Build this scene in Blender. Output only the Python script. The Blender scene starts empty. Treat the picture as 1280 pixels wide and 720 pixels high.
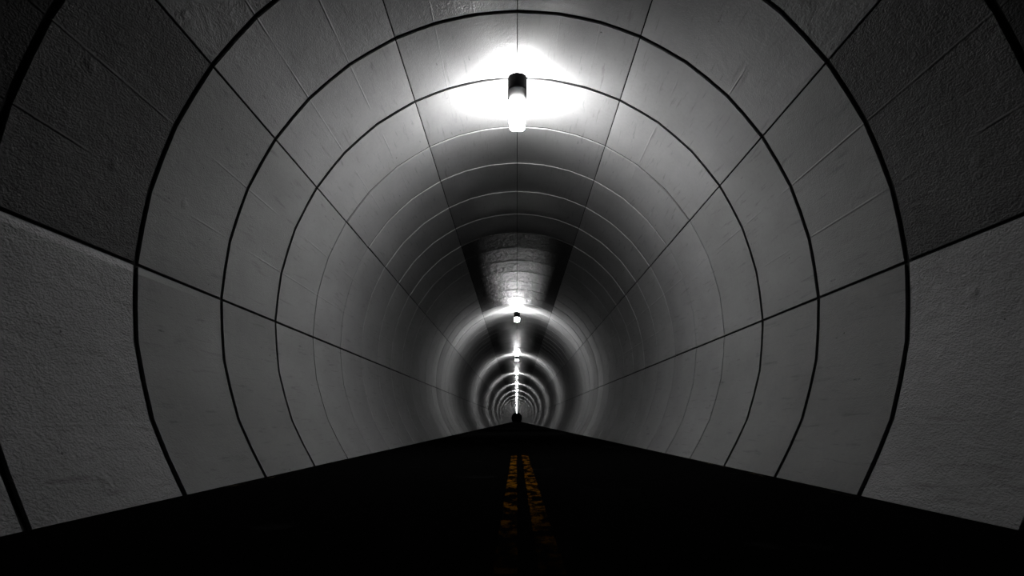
import bpy, bmesh, math, random
from mathutils import Vector, Matrix
random.seed(7)
D = math.pi / 180
S = bpy.context.scene
C = S.collection

# ------------------------------------------------------------------ camera, world, exposure
H = 3.194                                   # height of the tunnel axis above the road
cam_data = bpy.data.cameras.new('camera')
cam_data.sensor_width = 36.0
cam_data.lens = 662.0 / 1280.0 * 36.0
cam_data.clip_start = 0.05
cam_data.clip_end = 2000
cam = bpy.data.objects.new('camera', cam_data)
C.objects.link(cam)
PITCH, YAW, ROLL = 14.08 * D, -0.48 * D, -0.05 * D
fw = Vector((math.sin(YAW) * math.cos(PITCH), math.cos(YAW) * math.cos(PITCH), math.sin(PITCH)))
rt = fw.cross(Vector((0, 0, 1))).normalized()
up = rt.cross(fw)
r2 = rt * math.cos(ROLL) + up * math.sin(ROLL)
u2 = up * math.cos(ROLL) - rt * math.sin(ROLL)
M = Matrix((r2, u2, -fw)).transposed().to_4x4()
M.translation = Vector((-0.036, 0, H - 2.374))
cam.matrix_world = M
S.camera = cam

world = bpy.data.worlds.new('night')
world.use_nodes = True
world.node_tree.nodes['Background'].inputs[0].default_value = (0, 0, 0, 1)
world.node_tree.nodes['Background'].inputs[1].default_value = 0.0
S.world = world
S.view_settings.view_transform = 'Standard'
S.view_settings.look = 'None'
S.view_settings.gamma = 1.0
S.view_settings.use_curve_mapping = False
S.view_settings.exposure = 0.0

LAMP_POWER = 150.0                           # emission strength of every lamp's diffuser
LAMP_Z0, LAMP_STEP = 9.72, 25.2            # near end of the first lamp in view, spacing
TUNNEL_NEAR, TUNNEL_FAR = -45.0, 506.0

# ------------------------------------------------------------------ materials
def new_mat(name):
    m = bpy.data.materials.new(name)
    m.use_nodes = True
    nt = m.node_tree
    b = nt.nodes['Principled BSDF']
    return m, nt, b

def N(nt, kind, **kw):
    n = nt.nodes.new(kind)
    for k, v in kw.items():
        setattr(n, k, v)
    return n

def math_node(nt, op, a, b=None, c=None, clamp=False):
    n = nt.nodes.new('ShaderNodeMath')
    n.operation = op
    n.use_clamp = clamp
    for i, v in enumerate((a, b, c)):
        if v is None:
            continue
        if isinstance(v, (int, float)):
            n.inputs[i].default_value = v
        else:
            nt.links.new(v, n.inputs[i])
    return n.outputs[0]

def smooth(nt, v, a, b, lo=0.0, hi=1.0):
    n = nt.nodes.new('ShaderNodeMapRange')
    n.interpolation_type = 'SMOOTHSTEP'
    n.inputs['From Min'].default_value = a
    n.inputs['From Max'].default_value = b
    n.inputs['To Min'].default_value = lo
    n.inputs['To Max'].default_value = hi
    nt.links.new(v, n.inputs['Value'])
    return n.outputs['Result']

def noise(nt, vec, scale, detail=2.0, rough=0.5, dist=0.0):
    n = nt.nodes.new('ShaderNodeTexNoise')
    n.inputs['Scale'].default_value = scale
    n.inputs['Detail'].default_value = detail
    n.inputs['Roughness'].default_value = rough
    n.inputs['Distortion'].default_value = dist
    nt.links.new(vec, n.inputs['Vector'])
    return n.outputs['Fac']

def mapped(nt, vec, scale=(1, 1, 1), loc=(0, 0, 0), rot=0.0):
    n = nt.nodes.new('ShaderNodeMapping')
    n.inputs['Scale'].default_value = scale
    n.inputs['Location'].default_value = loc
    n.inputs['Rotation'].default_value = (0, 0, rot)
    nt.links.new(vec, n.inputs['Vector'])
    return n.outputs['Vector']

# lumps and trowel scars on the lining: (arc position u, distance along the tunnel v, radius, height)
LUMPS = [(-6.40, 5.00, .09, .016), (-7.25, 5.75, .10, .016), (-7.15, 7.1, .08, .008),
         (-11.0, 5.35, .08, .012), (8.95, 5.45, .09, .014), (7.55, 5.15, .11, .010),
         (7.7, 5.2, .06, .010), (6.3, 5.3, .07, .008), (-5.1, 5.6, .07, .010)]

def concrete():
    m, nt, b = new_mat('lining_concrete')
    L = nt.links
    uv = N(nt, 'ShaderNodeUVMap', uv_map='UVMap').outputs['UV']
    at = N(nt, 'ShaderNodeAttribute', attribute_name='panel')
    sep = N(nt, 'ShaderNodeSeparateColor')
    L.new(at.outputs['Color'], sep.inputs[0])
    tone, rough_k, rnd = sep.outputs[0], sep.outputs[1], sep.outputs[2]
    # ---- colour: pale grey, clouded, with thin dark scuffs and specks
    cloud = noise(nt, mapped(nt, uv, (1, .6, 1)), 0.9, 4, .6)
    fine = noise(nt, uv, 14, 4, .6)
    streak = noise(nt, mapped(nt, uv, (5.5, .55, 1), rot=.12), 2.2, 4, .65, .4)
    v = math_node(nt, 'MULTIPLY_ADD', cloud, .50, .75)
    v = math_node(nt, 'MULTIPLY', v, math_node(nt, 'MULTIPLY_ADD', fine, .16, .92))
    v = math_node(nt, 'MULTIPLY', v, smooth(nt, streak, .56, .72, 1.0, .76))
    vor = N(nt, 'ShaderNodeTexVoronoi', feature='F1')
    vor.inputs['Scale'].default_value = 3.1
    L.new(mapped(nt, uv, (1, 1, 1)), vor.inputs['Vector'])
    vs = N(nt, 'ShaderNodeSeparateColor')
    L.new(vor.outputs['Color'], vs.inputs[0])
    rad = smooth(nt, vs.outputs[0], .45, 1.0, 0.0, .052)
    pit = math_node(nt, 'LESS_THAN', vor.outputs['Distance'], rad)
    v = math_node(nt, 'MULTIPLY', v, math_node(nt, 'MULTIPLY_ADD', pit, -.6, 1.0))
    vor2 = N(nt, 'ShaderNodeTexVoronoi', feature='F1')
    vor2.inputs['Scale'].default_value = 1.0
    L.new(mapped(nt, uv, (9.0, 1.7, 1), rot=.5), vor2.inputs['Vector'])
    vs2 = N(nt, 'ShaderNodeSeparateColor')
    L.new(vor2.outputs['Color'], vs2.inputs[0])
    scuff = math_node(nt, 'LESS_THAN', vor2.outputs['Distance'], smooth(nt, vs2.outputs[1], .86, 1.0, 0.0, .16))
    scuff = math_node(nt, 'MULTIPLY', scuff, smooth(nt, fine, .4, .6))
    v = math_node(nt, 'MULTIPLY', v, math_node(nt, 'MULTIPLY_ADD', scuff, -.45, 1.0))
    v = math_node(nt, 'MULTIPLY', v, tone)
    # painted light of a chamfer just under the left long seam, running out after two rings
    sxy = N(nt, 'ShaderNodeSeparateXYZ')
    L.new(uv, sxy.inputs[0])
    du = math_node(nt, 'ABSOLUTE', math_node(nt, 'ADD', sxy.outputs[0], 8.385))
    chamfer_light = smooth(nt, math_node(nt, 'MULTIPLY_ADD', fine, .03, du), .052, .068, 1.0, 0.0)
    chamfer_light = math_node(nt, 'MULTIPLY', chamfer_light, smooth(nt, sxy.outputs[1], 6.0, 8.2, 1.0, 0.0))
    v = math_node(nt, 'MULTIPLY', v, math_node(nt, 'MULTIPLY_ADD', chamfer_light, .55, 1.0))
    v = math_node(nt, 'MULTIPLY', v, 0.12, clamp=True)
    comb = N(nt, 'ShaderNodeCombineColor')
    for i in range(3):
        L.new(v, comb.inputs[i])
    L.new(comb.outputs[0], b.inputs['Base Color'])
    # ---- relief
    grain = noise(nt, mapped(nt, uv, (1.0, .62, 1), rot=.35), 44, 3, .62)
    grain2 = noise(nt, uv, 9, 3, .55, .3)
    wave = noise(nt, mapped(nt, uv, (.8, 1.6, 1)), 1.3, 3, .55)
    h = math_node(nt, 'MULTIPLY', math_node(nt, 'MULTIPLY', grain, .024), rough_k)
    h = math_node(nt, 'ADD', h, math_node(nt, 'MULTIPLY', math_node(nt, 'MULTIPLY', grain2, .016), rough_k))
    h = math_node(nt, 'ADD', h, math_node(nt, 'MULTIPLY', wave, math_node(nt, 'MULTIPLY_ADD', rough_k, .022, .0006)))
    h = math_node(nt, 'ADD', h, math_node(nt, 'MULTIPLY', fine, .0008))
    knob = noise(nt, mapped(nt, uv, (1.0, .55, 1)), 3.6, 4, .6, .5)
    h = math_node(nt, 'ADD', h, math_node(nt, 'MULTIPLY', math_node(nt, 'MULTIPLY', knob, .13), rnd))
    h = math_node(nt, 'ADD', h, math_node(nt, 'MULTIPLY', pit, -.006))
    # formwork board edges running along the tunnel: a broken fin at each board joint
    sx = N(nt, 'ShaderNodeSeparateXYZ')
    L.new(uv, sx.inputs[0])
    uu, vv = sx.outputs[0], sx.outputs[1]
    au = math_node(nt, 'ABSOLUTE', uu)
    seg = math_node(nt, 'FLOOR', math_node(nt, 'DIVIDE', math_node(nt, 'SUBTRACT', vv, .40), 2.005))
    for k, u0 in enumerate((0.80, 1.56, 3.3, 4.28, 6.28, 7.26, 9.35, 10.4)):
        brk = noise(nt, mapped(nt, uv, (.9, .45, 1), loc=(k * 3.7, k * 1.9, 0)), 1.1, 2)
        amp = smooth(nt, brk, .40, .60)
        side = smooth(nt, math_node(nt, 'SUBTRACT', au, u0), -.012, .028)
        step = math_node(nt, 'MULTIPLY', side, .0)
        fin = math_node(nt, 'SUBTRACT', 1.0, smooth(nt, math_node(nt, 'ABSOLUTE', math_node(nt, 'SUBTRACT', au, u0)), .002, .022))
        fin = math_node(nt, 'MULTIPLY', fin, amp)
        fin = math_node(nt, 'MULTIPLY', fin, rough_k)
        h = math_node(nt, 'ADD', h, math_node(nt, 'MULTIPLY', fin, (.008, .010, .030, .036, .042, .036, .003, .003)[k]))
    for (lu, lv, lr, lh) in LUMPS:
        dn = N(nt, 'ShaderNodeVectorMath', operation='DISTANCE')
        L.new(uv, dn.inputs[0])
        dn.inputs[1].default_value = (lu, lv, 0)
        g = math_node(nt, 'SUBTRACT', 1.0, smooth(nt, math_node(nt, 'MULTIPLY_ADD', grain2, .16, dn.outputs['Value']), .07, lr + .10))
        h = math_node(nt, 'ADD', h, math_node(nt, 'MULTIPLY', g, lh * 2.2))
    bp = N(nt, 'ShaderNodeBump')
    bp.inputs['Strength'].default_value = 1.0
    bp.inputs['Distance'].default_value = 1.0
    L.new(h, bp.inputs['Height'])
    L.new(bp.outputs['Normal'], b.inputs['Normal'])
    b.inputs['Roughness'].default_value = .34
    # the vault is glossy only in a band along its crown
    band = smooth(nt, au, .3, 1.9, 1.0, 0.0)
    gl = N(nt, 'ShaderNodeBsdfPrincipled')
    L.new(comb.outputs[0], gl.inputs['Base Color'])
    L.new(bp.outputs['Normal'], gl.inputs['Normal'])
    gl.inputs['Roughness'].default_value = .35
    gl.inputs['Specular IOR Level'].default_value = 1.0
    b.inputs['Specular IOR Level'].default_value = 0.0
    mix = N(nt, 'ShaderNodeMixShader')
    L.new(math_node(nt, 'MULTIPLY', at.outputs['Alpha'], band), mix.inputs[0])
    L.new(b.outputs[0], mix.inputs[1])
    L.new(gl.outputs[0], mix.inputs[2])
    L.new(mix.outputs[0], nt.nodes['Material Output'].inputs['Surface'])
    return m

def seal_mat():
    m, nt, b = new_mat('black_joint_seal')
    b.inputs['Base Color'].default_value = (.006, .006, .006, 1)
    b.inputs['Roughness'].default_value = .9
    b.inputs['Specular IOR Level'].default_value = .05
    return m

def asphalt():
    m, nt, b = new_mat('black_asphalt')
    L = nt.links
    tc = N(nt, 'ShaderNodeTexCoord').outputs['Object']
    n1 = noise(nt, tc, 60, 4, .7)
    n2 = noise(nt, tc, .8, 4, .6)
    cr = smooth(nt, n1, .35, .8, .0012, .0035)
    comb = N(nt, 'ShaderNodeCombineColor')
    for i in range(3):
        L.new(cr, comb.inputs[i])
    L.new(comb.outputs[0], b.inputs['Base Color'])
    bp = N(nt, 'ShaderNodeBump')
    bp.inputs['Distance'].default_value = .01
    L.new(n1, bp.inputs['Height'])
    L.new(bp.outputs['Normal'], b.inputs['Normal'])
    b.inputs['Roughness'].default_value = .95
    L.new(smooth(nt, n2, .62, .72, .0, .012), b.inputs['Specular IOR Level'])
    return m

def paint(name, col, lo, hi, scale=(3.0, .9, 1)):
    """traffic paint worn through to the asphalt in patches; also draws the kerb glint"""
    m, nt, b = new_mat(name)
    L = nt.links
    tc = N(nt, 'ShaderNodeTexCoord').outputs['Object']
    n1 = noise(nt, mapped(nt, tc, scale), 2.6, 5, .72)
    n2 = noise(nt, tc, 45, 3, .7)
    f = smooth(nt, n1, lo, hi)
    f = math_node(nt, 'MULTIPLY', f, smooth(nt, n2, .35, .6, .35, 1.0))
    # the paint is all but gone on the stretch of road nearest the viewer
    sp = N(nt, 'ShaderNodeSeparateXYZ')
    L.new(tc, sp.inputs[0])
    f = math_node(nt, 'MULTIPLY', f, smooth(nt, sp.outputs[1], 3.0, 8.0, .1, 1.0))
    mx = N(nt, 'ShaderNodeMix', data_type='RGBA')
    L.new(f, mx.inputs['Factor'])
    mx.inputs[6].default_value = (.002, .002, .002, 1)
    mx.inputs[7].default_value = (*col, 1)
    L.new(mx.outputs[2], b.inputs['Base Color'])
    b.inputs['Roughness'].default_value = .9
    b.inputs['Specular IOR Level'].default_value = 0.0
    return m

def simple(name, col, rough, spec=.5, metal=0.0):
    m, nt, b = new_mat(name)
    tc = N(nt, 'ShaderNodeTexCoord').outputs['Object']
    n1 = noise(nt, tc, 30, 3)
    nt.links.new(smooth(nt, n1, .2, .8, rough - .06, rough + .06), b.inputs['Roughness'])
    b.inputs['Base Color'].default_value = (*col, 1)
    b.inputs['Specular IOR Level'].default_value = spec
    b.inputs['Metallic'].default_value = metal
    return m

def diffuser_mat():
    m, nt, b = new_mat('lit_opal_diffuser')
    b.inputs['Base Color'].default_value = (.8, .8, .8, 1)
    b.inputs['Emission Color'].default_value = (1, 1, 1, 1)
    b.inputs['Emission Strength'].default_value = LAMP_POWER
    return m

MC, MS, MA = concrete(), seal_mat(), asphalt()
MBODY = simple('black_lamp_housing', (.012, .012, .012), .55, .3)
MCLIP = simple('steel_clip', (.5, .5, .5), .35, .5, 1.0)
MDIFF = diffuser_mat()
MYEL = paint('worn_yellow_paint', (.15, .066, .004), .47, .62, (2.0, 1.1, 1))
MEDGE = paint('kerb_glint_paint', (.07, .06, .035), .56, .66, (3.0, .5, 1))  # highlight along a kerb edge, painted as a thin patchy line

# ------------------------------------------------------------------ helpers
def tag(o, label=None, cat=None, group=None, kind=None):
    if label: o['label'] = label
    if cat: o['category'] = cat
    if group: o['group'] = group
    if kind: o['kind'] = kind

def link(name, mesh, mats, parent=None):
    for m in mats:
        mesh.materials.append(m)
    o = bpy.data.objects.new(name, mesh)
    C.objects.link(o)
    if parent: o.parent = parent
    return o

def prof(a, off=0.0):
    """point of the tunnel cross-section at angle a (radians from the crown, right positive)"""
    r = 5.0 * (1 + .023 * math.cos(2 * a) - .001 * math.cos(4 * a)) + off
    return r * math.sin(a), H + r * math.cos(a)

# ------------------------------------------------------------------ the lining
BASE = 130.0
SEAMS = [-BASE, -95.2, -60.14, -26.68, 0.0, 26.68, 60.14, 95.2, BASE]
SEAM_W = {0: .016, 26.68: .024, 60.14: .032, 95.2: .046, BASE: 0.0}
RING_W, DEPTH = .088, .034
rings = [4.40 + 2.005 * n for n in range(9)]
while rings[-1] < TUNNEL_FAR - 3:
    rings.append(rings[-1] + 1.955)
while rings[0] > TUNNEL_NEAR + 3:
    rings.insert(0, rings[0] - 2.005)
rings = [TUNNEL_NEAR] + rings + [TUNNEL_FAR]

def panel_props(z0, a0, a1):
    """tone, relief, random, radial offset at near and far edge of one cast panel"""
    am = abs(a0 + a1) / 2
    rng = random.Random(int(round(z0 * 7)) * 131 + int(round((a0 + a1))))
    tone = 1 + rng.uniform(-.05, .05)
    tone *= 1.42 if am < 60 else 1.1 if am < 95 else 1.0      # vault colour lifted to carry the lamps' glow on it
    rel = .16 if z0 < 60 else .05
    far = rng.uniform(-.003, .003)
    near = far - (.0 if z0 < 12 else .006 if am > 60 else .030 if z0 < 21.5 else .012 if am > 26 else .004)
    ramp = max(0.0, min(1.0, (z0 - 9.0) / 12.0)) * (1.0 if z0 < 31 else 0.0)    # lamplight on the lining further in, painted as a paler tone
    tone *= 1 + ramp * (.75 if am > 60 else .30 if am > 26 else 0.0)
    lump = 0.0
    spec = (.15 if 17 < z0 < 21.5 else .4 if 21.5 < z0 < 24 else .65 if 24 < z0 < 26 else .9) if am < 26 else 0.0
    if z0 < 6.0:
        rel = 1.5 if 60 < am < 95 else 1.0
        if 60 < am < 95: tone *= .5
        if am > 95: tone *= 1.4
        if am < 60: rel, tone = .5, tone * .8
        if z0 < 4: tone *= .5 if am < 95 else 1  # light falling off towards the corners, darkened into the nearest panels' tone
        lump = .35
    elif z0 < 8.0: rel, lump = .30, .08
    if z0 > 36 and am < 26: rel, tone, spec = .0, tone * .7, 1.0  # far crown toned down, painting the dark sides of the lamp streaks
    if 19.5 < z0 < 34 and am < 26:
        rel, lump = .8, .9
        tone *= .36  # shade of grazing light on this stretch of crown, painted into its tone
    return tone, rel, lump, spec, near, far

def lining(name, i0, i1):
    verts, faces, uvs, props, mats, sm = [], [], [], [], [], []
    def grid(rows, uvrows, pr, mi, smooth_=True):
        b = len(verts)
        nr, nc = len(rows), len(rows[0])
        for r in rows: verts.extend(r)
        flat = [u for r in uvrows for u in r]
        for i in range(nr - 1):
            for j in range(nc - 1):
                q = (i * nc + j, (i + 1) * nc + j, (i + 1) * nc + j + 1, i * nc + j + 1)
                faces.append(tuple(b + k for k in q))
                uvs.extend(flat[k] for k in q)
                props.append(pr); mats.append(mi); sm.append(smooth_)
    for k in range(len(rings) - 1):
        g0 = (RING_W if rings[k] < 11 else .030) / 2 if k else 0
        g1 = (RING_W if rings[k + 1] < 11 else .030) / 2 if k < len(rings) - 2 else 0
        z0, z1 = rings[k] + g0, rings[k + 1] - g1
        for s in range(i0, i1):
            A0, A1 = SEAMS[s], SEAMS[s + 1]
            w0, w1 = SEAM_W[abs(A0)] / 2 / 5 / D, SEAM_W[abs(A1)] / 2 / 5 / D
            a0, a1 = (A0 + w0) * D, (A1 - w1) * D
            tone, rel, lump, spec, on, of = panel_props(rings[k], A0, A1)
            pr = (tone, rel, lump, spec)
            nf = 6 if z0 < 40 else 4
            angs = []
            # three straight formwork boards per panel, each drawn with straight runs
            third = [a0 + (a1 - a0) * t / 3 for t in range(4)]
            for t in range(3):
                for q in range(2):
                    angs.append((third[t], third[t + 1], q / 2))
            angs.append((third[2], third[3], 1.0))
            zs = [z0, z1]
            rows, uvr = [], []
            for z in zs:
                off = on + (of - on) * (z - z0) / (z1 - z0)
                row, ur = [], []
                for (p0, p1, t) in angs:
                    x0, y0 = prof(p0, off); x1, y1 = prof(p1, off)
                    xm, ym = prof(p0 + (p1 - p0) * t, off)
                    f = .55 if 0 < t < 1 else 0
                    x = (x0 + (x1 - x0) * t) * f + xm * (1 - f)
                    y = (y0 + (y1 - y0) * t) * f + ym * (1 - f)
                    row.append((x, z, y)); ur.append(((p0 + (p1 - p0) * t) * 5, z))
                rows.append(row); uvr.append(ur)
            grid(rows, uvr, pr, 0)
            # four edges of the panel, running back to the seal
            def back(row, d=DEPTH):
                out = []
                for (x, z, y) in row:
                    r = math.hypot(x, y - H)
                    out.append((x * (1 + d / r), z, H + (y - H) * (1 + d / r)))
                return out
            for row, ur, flip in ((rows[0], uvr[0], 1), (rows[1], uvr[1], 0)):
                bk = back(row)
                ub = [(u, v + (-.1 if flip else .1)) for u, v in ur]
                if flip: grid([bk, row], [ub, ur], pr, 0)
                else: grid([row, bk], [ur, ub], pr, 0)
            for j, flip in ((0, 1), (-1, 0)):
                col = [rows[0][j], rows[1][j]]
                bk = back(col)
                uc = [uvr[0][j], uvr[1][j]]
                ub = [(u + (-.1 if flip else .1), v) for u, v in uc]
                r_ = [[bk[i], col[i]] for i in range(2)] if flip else [[col[i], bk[i]] for i in range(2)]
                u_ = [[ub[i], uc[i]] for i in range(2)] if flip else [[uc[i], ub[i]] for i in range(2)]
                grid(r_, u_, pr, 0)
    # the seal behind the panels
    n = max(2, int((SEAMS[i1] - SEAMS[i0]) / 4))
    zz = [TUNNEL_NEAR + (TUNNEL_FAR - TUNNEL_NEAR) * t / 60 for t in range(61)]
    rows, uvr = [], []
    for z in zz:
        row, ur = [], []
        for j in range(n + 1):
            a = (SEAMS[i0] + (SEAMS[i1] - SEAMS[i0]) * j / n) * D
            x, y = prof(a, DEPTH - .004)
            row.append((x, z, y)); ur.append((a * 5, z))
        rows.append(row); uvr.append(ur)
    grid(rows, uvr, (1, 0, 0, 0), 1)
    me = bpy.data.meshes.new(name)
    me.from_pydata(verts, [], faces)
    uvl = me.uv_layers.new(name='UVMap')
    uvl.data.foreach_set('uv', [c for u in uvs for c in u])
    at = me.attributes.new('panel', 'FLOAT_COLOR', 'FACE')
    at.data.foreach_set('color', [c for p in props for c in p])
    me.polygons.foreach_set('material_index', mats)
    me.polygons.foreach_set('use_smooth', sm)
    # weld the facets of each slab so the surface shades smoothly but its edges stay crisp
    bm = bmesh.new(); bm.from_mesh(me)
    bmesh.ops.remove_doubles(bm, verts=bm.verts, dist=.0005)
    bm.to_mesh(me); bm.free()
    me.set_sharp_from_angle(angle=28 * D)
    o = link(name, me, [MC, MS])
    tag(o, kind='structure')
    return o

tag(lining('wall_left', 0, 2), 'curved concrete lining on the left, from the road up to the second long seam')
tag(lining('ceiling', 2, 6), 'concrete vault overhead between the two upper long seams')
tag(lining('wall_right', 6, 8), 'curved concrete lining on the right, from the road up to the second long seam')

# ------------------------------------------------------------------ the road
def box_bm(bm, x0, x1, y0, y1, z0, z1):
    vs = [bm.verts.new(p) for p in ((x0, y0, z0), (x1, y0, z0), (x1, y1, z0), (x0, y1, z0),
                                    (x0, y0, z1), (x1, y0, z1), (x1, y1, z1), (x0, y1, z1))]
    for f in ((0, 3, 2, 1), (4, 5, 6, 7), (0, 1, 5, 4), (1, 2, 6, 5), (2, 3, 7, 6), (3, 0, 4, 7)):
        bm.faces.new([vs[i] for i in f])

def finish(bm, name, mats, parent=None, smooth_angle=None):
    bmesh.ops.recalc_face_normals(bm, faces=bm.faces[:])
    me = bpy.data.meshes.new(name)
    bm.to_mesh(me); bm.free()
    if smooth_angle:
        me.polygons.foreach_set('use_smooth', [True] * len(me.polygons))
        me.set_sharp_from_angle(angle=smooth_angle * D)
    return link(name, me, mats, parent)

HALF = prof(BASE * D)[0]
bm = bmesh.new()
box_bm(bm, -HALF - .02, HALF + .02, TUNNEL_NEAR, TUNNEL_FAR + 60, -.25, 0)
fl = finish(bm, 'floor', [MA])
tag(fl, 'black asphalt roadway running straight through the tunnel', kind='structure')

def stripe(name, x0, x1, y0, y1, mat, label, cat, group=None):
    """a painted stripe with slightly ragged long edges"""
    bm = bmesh.new()
    n = int((y1 - y0) / .08)
    top, low = [], []
    rng = random.Random(int(x0 * 1000))
    for i in range(n + 1):
        y = y0 + (y1 - y0) * i / n
        a = x0 + rng.uniform(-.006, .006); b = x1 + rng.uniform(-.006, .006)
        top.append((bm.verts.new((a, y, .004)), bm.verts.new((b, y, .004))))
        low.append((bm.verts.new((a, y, 0)), bm.verts.new((b, y, 0))))
    for i in range(n):
        bm.faces.new((top[i][0], top[i][1], top[i + 1][1], top[i + 1][0]))
        bm.faces.new((low[i][0], low[i + 1][0], top[i + 1][0], top[i][0]))
        bm.faces.new((low[i][1], top[i][1], top[i + 1][1], low[i + 1][1]))
    for k in (0, n):
        bm.faces.new((low[k][0], low[k][1], top[k][1], top[k][0]))
    o = finish(bm, name, [mat])
    tag(o, label, cat, group)
    return o

stripe('road_stripe', -.170, -.035, 3.2, 13.5, MYEL,
       'worn yellow centre stripe on the black road, left one of the pair', 'road marking')
stripe('road_stripe', .085, .235, 3.2, 13.5, MYEL,
       'worn yellow centre stripe on the black road, right one of the pair', 'road marking')
stripe('kerb_glint', -HALF + .07, -HALF + .13, 6.0, 30, MEDGE,
       'faint thin painted glint of a kerb edge along the foot of the left wall', 'road marking')
stripe('kerb_glint', HALF - .13, HALF - .07, 6.0, 30, MEDGE,
       'faint thin painted glint of a kerb edge along the foot of the right wall', 'road marking')

# ------------------------------------------------------------------ the lamps
def outline(half, y0, y1, rn, rf, n=8):
    """plan of a box with rounded near and far ends, counter-clockwise"""
    pts = []
    for (cx, cy, r, a0) in ((half - rf, y1 - rf, rf, 0), (-half + rf, y1 - rf, rf, 90),
                            (-half + rn, y0 + rn, rn, 180), (half - rn, y0 + rn, rn, 270)):
        for i in range(n + 1):
            a = (a0 + 90 * i / n) * D
            pts.append((cx + r * math.cos(a), cy + r * math.sin(a)))
    return pts

def stack(bm, levels):
    """levels: list of (z, outline points) from top to bottom"""
    rs = [[bm.verts.new((x, y, z)) for x, y in pts] for z, pts in levels]
    n = len(rs[0])
    for a, b in zip(rs, rs[1:]):
        for j in range(n):
            bm.faces.new((a[j], a[(j + 1) % n], b[(j + 1) % n], b[j]))
    bm.faces.new(rs[0]); bm.faces.new(rs[-1][::-1])

LEN, CAP = 1.72, .52
CROWN = prof(0)[1]
def make_lamp():
    """origin at the near end, on the crown of the vault"""
    root = bpy.data.objects.new('tunnel_lamp', None)
    C.objects.link(root)
    G = .35
    # two short hangers that hold the fitting off the vault
    for y in (.80, LEN - .30):
        bm = bmesh.new()
        stack(bm, [(.0, outline(.05, y - .05, y + .05, .02, .02)), (-.012, outline(.05, y - .05, y + .05, .02, .02)),
                   (-.013, outline(.012, y - .012, y + .012, .011, .011)), (-.265, outline(.012, y - .012, y + .012, .011, .011))])
        finish(bm, 'hanger', [MBODY], root, 40)
    # black gear box with a rounded nose towards the camera
    bm = bmesh.new()
    stack(bm, [(-G, outline(.195, .02, CAP, .185, .01)), (-G - .015, outline(.210, .0, CAP, .200, .01)),
               (-G - .305, outline(.210, .0, CAP, .200, .01)), (-G - .325, outline(.204, .008, CAP, .195, .01)),
               (-G - .33, outline(.19, .03, CAP - .01, .15, .01))])
    finish(bm, 'gear_box', [MBODY], root, 40)
    # opal diffuser: a rounded trough of glass all round the tubes, deeper than the gear box
    bm = bmesh.new()
    f = CAP - .03
    stack(bm, [(-.21, outline(.12, CAP + .03, LEN - .05, .05, .08)),
               (-.235, outline(.165, CAP + .004, LEN - .02, .006, .10)),
               (-.29, outline(.184, CAP + .004, LEN, .006, .10)),
               (-G - .332, outline(.182, CAP + .003, LEN - .005, .006, .10)),
               (-G - .334, outline(.182, f, LEN - .005, .15, .10)),
               (-G - .37, outline(.180, f + .01, LEN - .015, .15, .10)),
               (-G - .40, outline(.170, f + .03, LEN - .04, .14, .10)),
               (-G - .415, outline(.150, f + .06, LEN - .08, .12, .09))])
    finish(bm, 'diffuser', [MDIFF], root, 50)
    for s in (-1, 1):
        bm = bmesh.new()
        box_bm(bm, s * .202 - .009, s * .202 + .009, CAP - .012, CAP + .05, -G - .33, -G - .25)
        bmesh.ops.bevel(bm, geom=bm.edges[:], offset=.003, segments=2, affect='EDGES')
        finish(bm, 'clip', [MCLIP], root)
        bm = bmesh.new()
        box_bm(bm, s * .208 - .008, s * .208 + .008, CAP - .01, LEN - .22, -G - .31, -G - .28)
        finish(bm, 'side_rail', [MBODY], root)
    return root

ORD = ['nearest', 'second', 'third', 'fourth', 'fifth', 'sixth', 'seventh', 'eighth']
lab = {0: 'large nearest ceiling lamp, black arched end cap above a long glowing white diffuser',
       1: 'second ceiling lamp away, small dark square cap with a white glow under it',
       2: 'third ceiling lamp away, tiny dark cap between two bright vault streaks'}
proto = make_lamp()
parts = list(proto.children)
GROUP = 'lamps along the crown of the tunnel'
count = 0
for i in range(0, 19):
    y = LAMP_Z0 + LAMP_STEP * i
    if y > TUNNEL_FAR - 6: break
    if i == 0: r = proto
    else:
        r = proto.copy(); C.objects.link(r)
        for p in parts:
            if i > 9 and p.name.split('.')[0] in ('clip', 'side_rail'): continue
            c = p.copy(); C.objects.link(c); c.parent = r
    r.location = (0, y, CROWN)
    if i in lab: t = lab[i]
    elif i < 8: t = 'speck-sized ceiling lamp, %s one counted away from the viewer' % ORD[i]
    elif i < 10: t = 'pinpoint ceiling lamp, %s one counted away from the viewer' % ('ninth', 'tenth')[i - 8]
    else: t = 'far ceiling lamp lost in the bright streak just above the dark exit'
    tag(r, t, 'ceiling lamp', GROUP)
